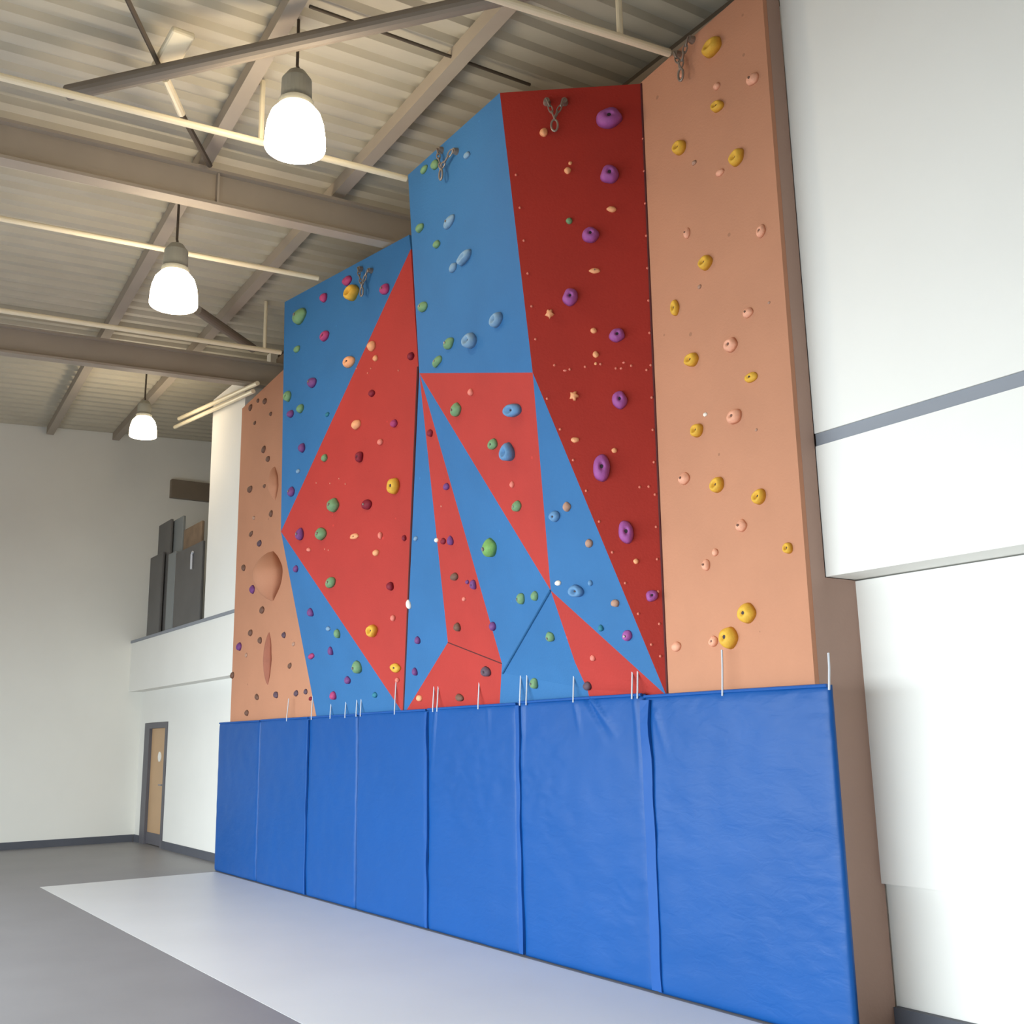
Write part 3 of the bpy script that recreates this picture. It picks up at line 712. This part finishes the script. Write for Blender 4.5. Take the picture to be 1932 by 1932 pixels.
# pair of white trunking tubes beyond the far beam
for k, (a, b, lab) in enumerate((((486, 723), (338, 790), 'upper of two white tubes by the farthest lamp'), ((478, 738), (330, 806), 'lower of two white tubes by the farthest lamp'))):
    A = at(*a, 5.0); B = at(*b, 4.9)
    tag(obj('ceiling_tube', tube(bmesh.new(), [A, B], 0.032, 10), M_PIPE), lab, 'pipe', 'white tubes by the farthest lamp')

# ------------------------------------------------------------------ hanging lamps
M_GLOW = emit_mat('glowing_lamp_glass', (1.0, 0.83, 0.60), 28.0)
def lamp(c, R, label):
    zt = deck_z(c.y)
    t = thing('high_bay_lamp', label, 'lamp', (c.x, c.y, zt), 'hanging dome lamps')
    g = lathe(bmesh.new(), [(0.001, -0.42*R*2*0.5), (R * 0.7, -0.41 * R), (R * 0.98, -0.36 * R), (R, -0.3 * R), (R * 0.98, 0.15 * R), (R * 0.93, 0.5 * R), (R * 0.82, 0.85 * R), (R * 0.62, 1.1 * R), (R * 0.42, 1.22 * R), (0.001, 1.25 * R)], c)
    obj('glass_shade', g, M_GLOW, t, smooth=True)
    hh = lathe(bmesh.new(), [(0.001, 1.15 * R), (R * 0.58, 1.15 * R), (R * 0.58, 1.35 * R), (R * 0.52, 1.42 * R), (R * 0.5, 2.15 * R), (R * 0.3, 2.45 * R), (0.001, 2.5 * R)], c, 24)
    obj('housing', hh, M_HOUS, t, smooth=False)
    obj('hook', tube(bmesh.new(), [c + Vector((0, 0, 2.48 * R)), c + Vector((0.02, 0, 2.6 * R)), c + Vector((0, 0, 2.7 * R)), Vector((c.x, c.y, zt - 0.012))], 0.013, 8), M_DSTEEL, t)
lamp(at(557, 262, 2.8), 0.232, 'nearest glowing dome lamp hanging high at the top left')
lamp(at(328, 562, 2.75), 0.228, 'second glowing dome lamp hanging lower left, in front of the far roof beam')
lamp(at(270, 815, 4.1), 0.2, 'farthest small glowing dome lamp in front of the gallery')

# ------------------------------------------------------------------ gallery
q0 = atx(322, 905, XE + 0.04); q1 = atx(318, 939, XE + 0.04)
tag(obj('dark_panel', bevel(bx(XE + 0.002, XE + 0.12, q0.y, q0.y + 2.4, q1.z, q0.z), 0.01), M_DUCT), 'dark rectangular panel high on the gallery end wall', 'panel')
def gp(pxl, pxr, ptop, yy, m, label, name='upright_panel'):
    a = at(pxl, ptop, yy); b = at(pxr, ptop, yy)
    bm = bevel(bx(min(a.x, b.x), max(a.x, b.x), yy, yy + 0.05, 3.522, a.z), 0.012)
    return tag(obj(name, bm, m), label, 'panel', 'upright dark panels behind the gallery edge')
gp(284, 306, 1053, 5.15, M_DPANEL, 'low leftmost dark grey upright panel at the gallery edge')
gp(300, 322, 992, 5.22, M_DPANEL, 'tall dark grey upright panel second from left at the gallery edge')
gp(318, 331, 1046, 5.15, M_GPANEL, 'pale grey narrow upright panel in the middle of the gallery edge')
gp(322, 345, 986, 5.29, M_GPANEL, 'tallest mid grey upright panel at the gallery edge')
gp(332, 381, 1044, 5.15, M_DPANEL, 'wide dark grey upright panel beside the white pillar of the gallery')
gp(347, 380, 1000, 5.23, M_BRPANEL, 'brown upright panel behind the wide dark one in the gallery')
a = at(362, 1046, 5.13); b_ = at(361, 1074, 5.13)
tag(obj('pale_strap', tube(bmesh.new(), [at(364, 1041, 5.13), a, b_], 0.02, 8), M_CORD), 'short pale strap hanging over the wide dark gallery panel', 'strap')
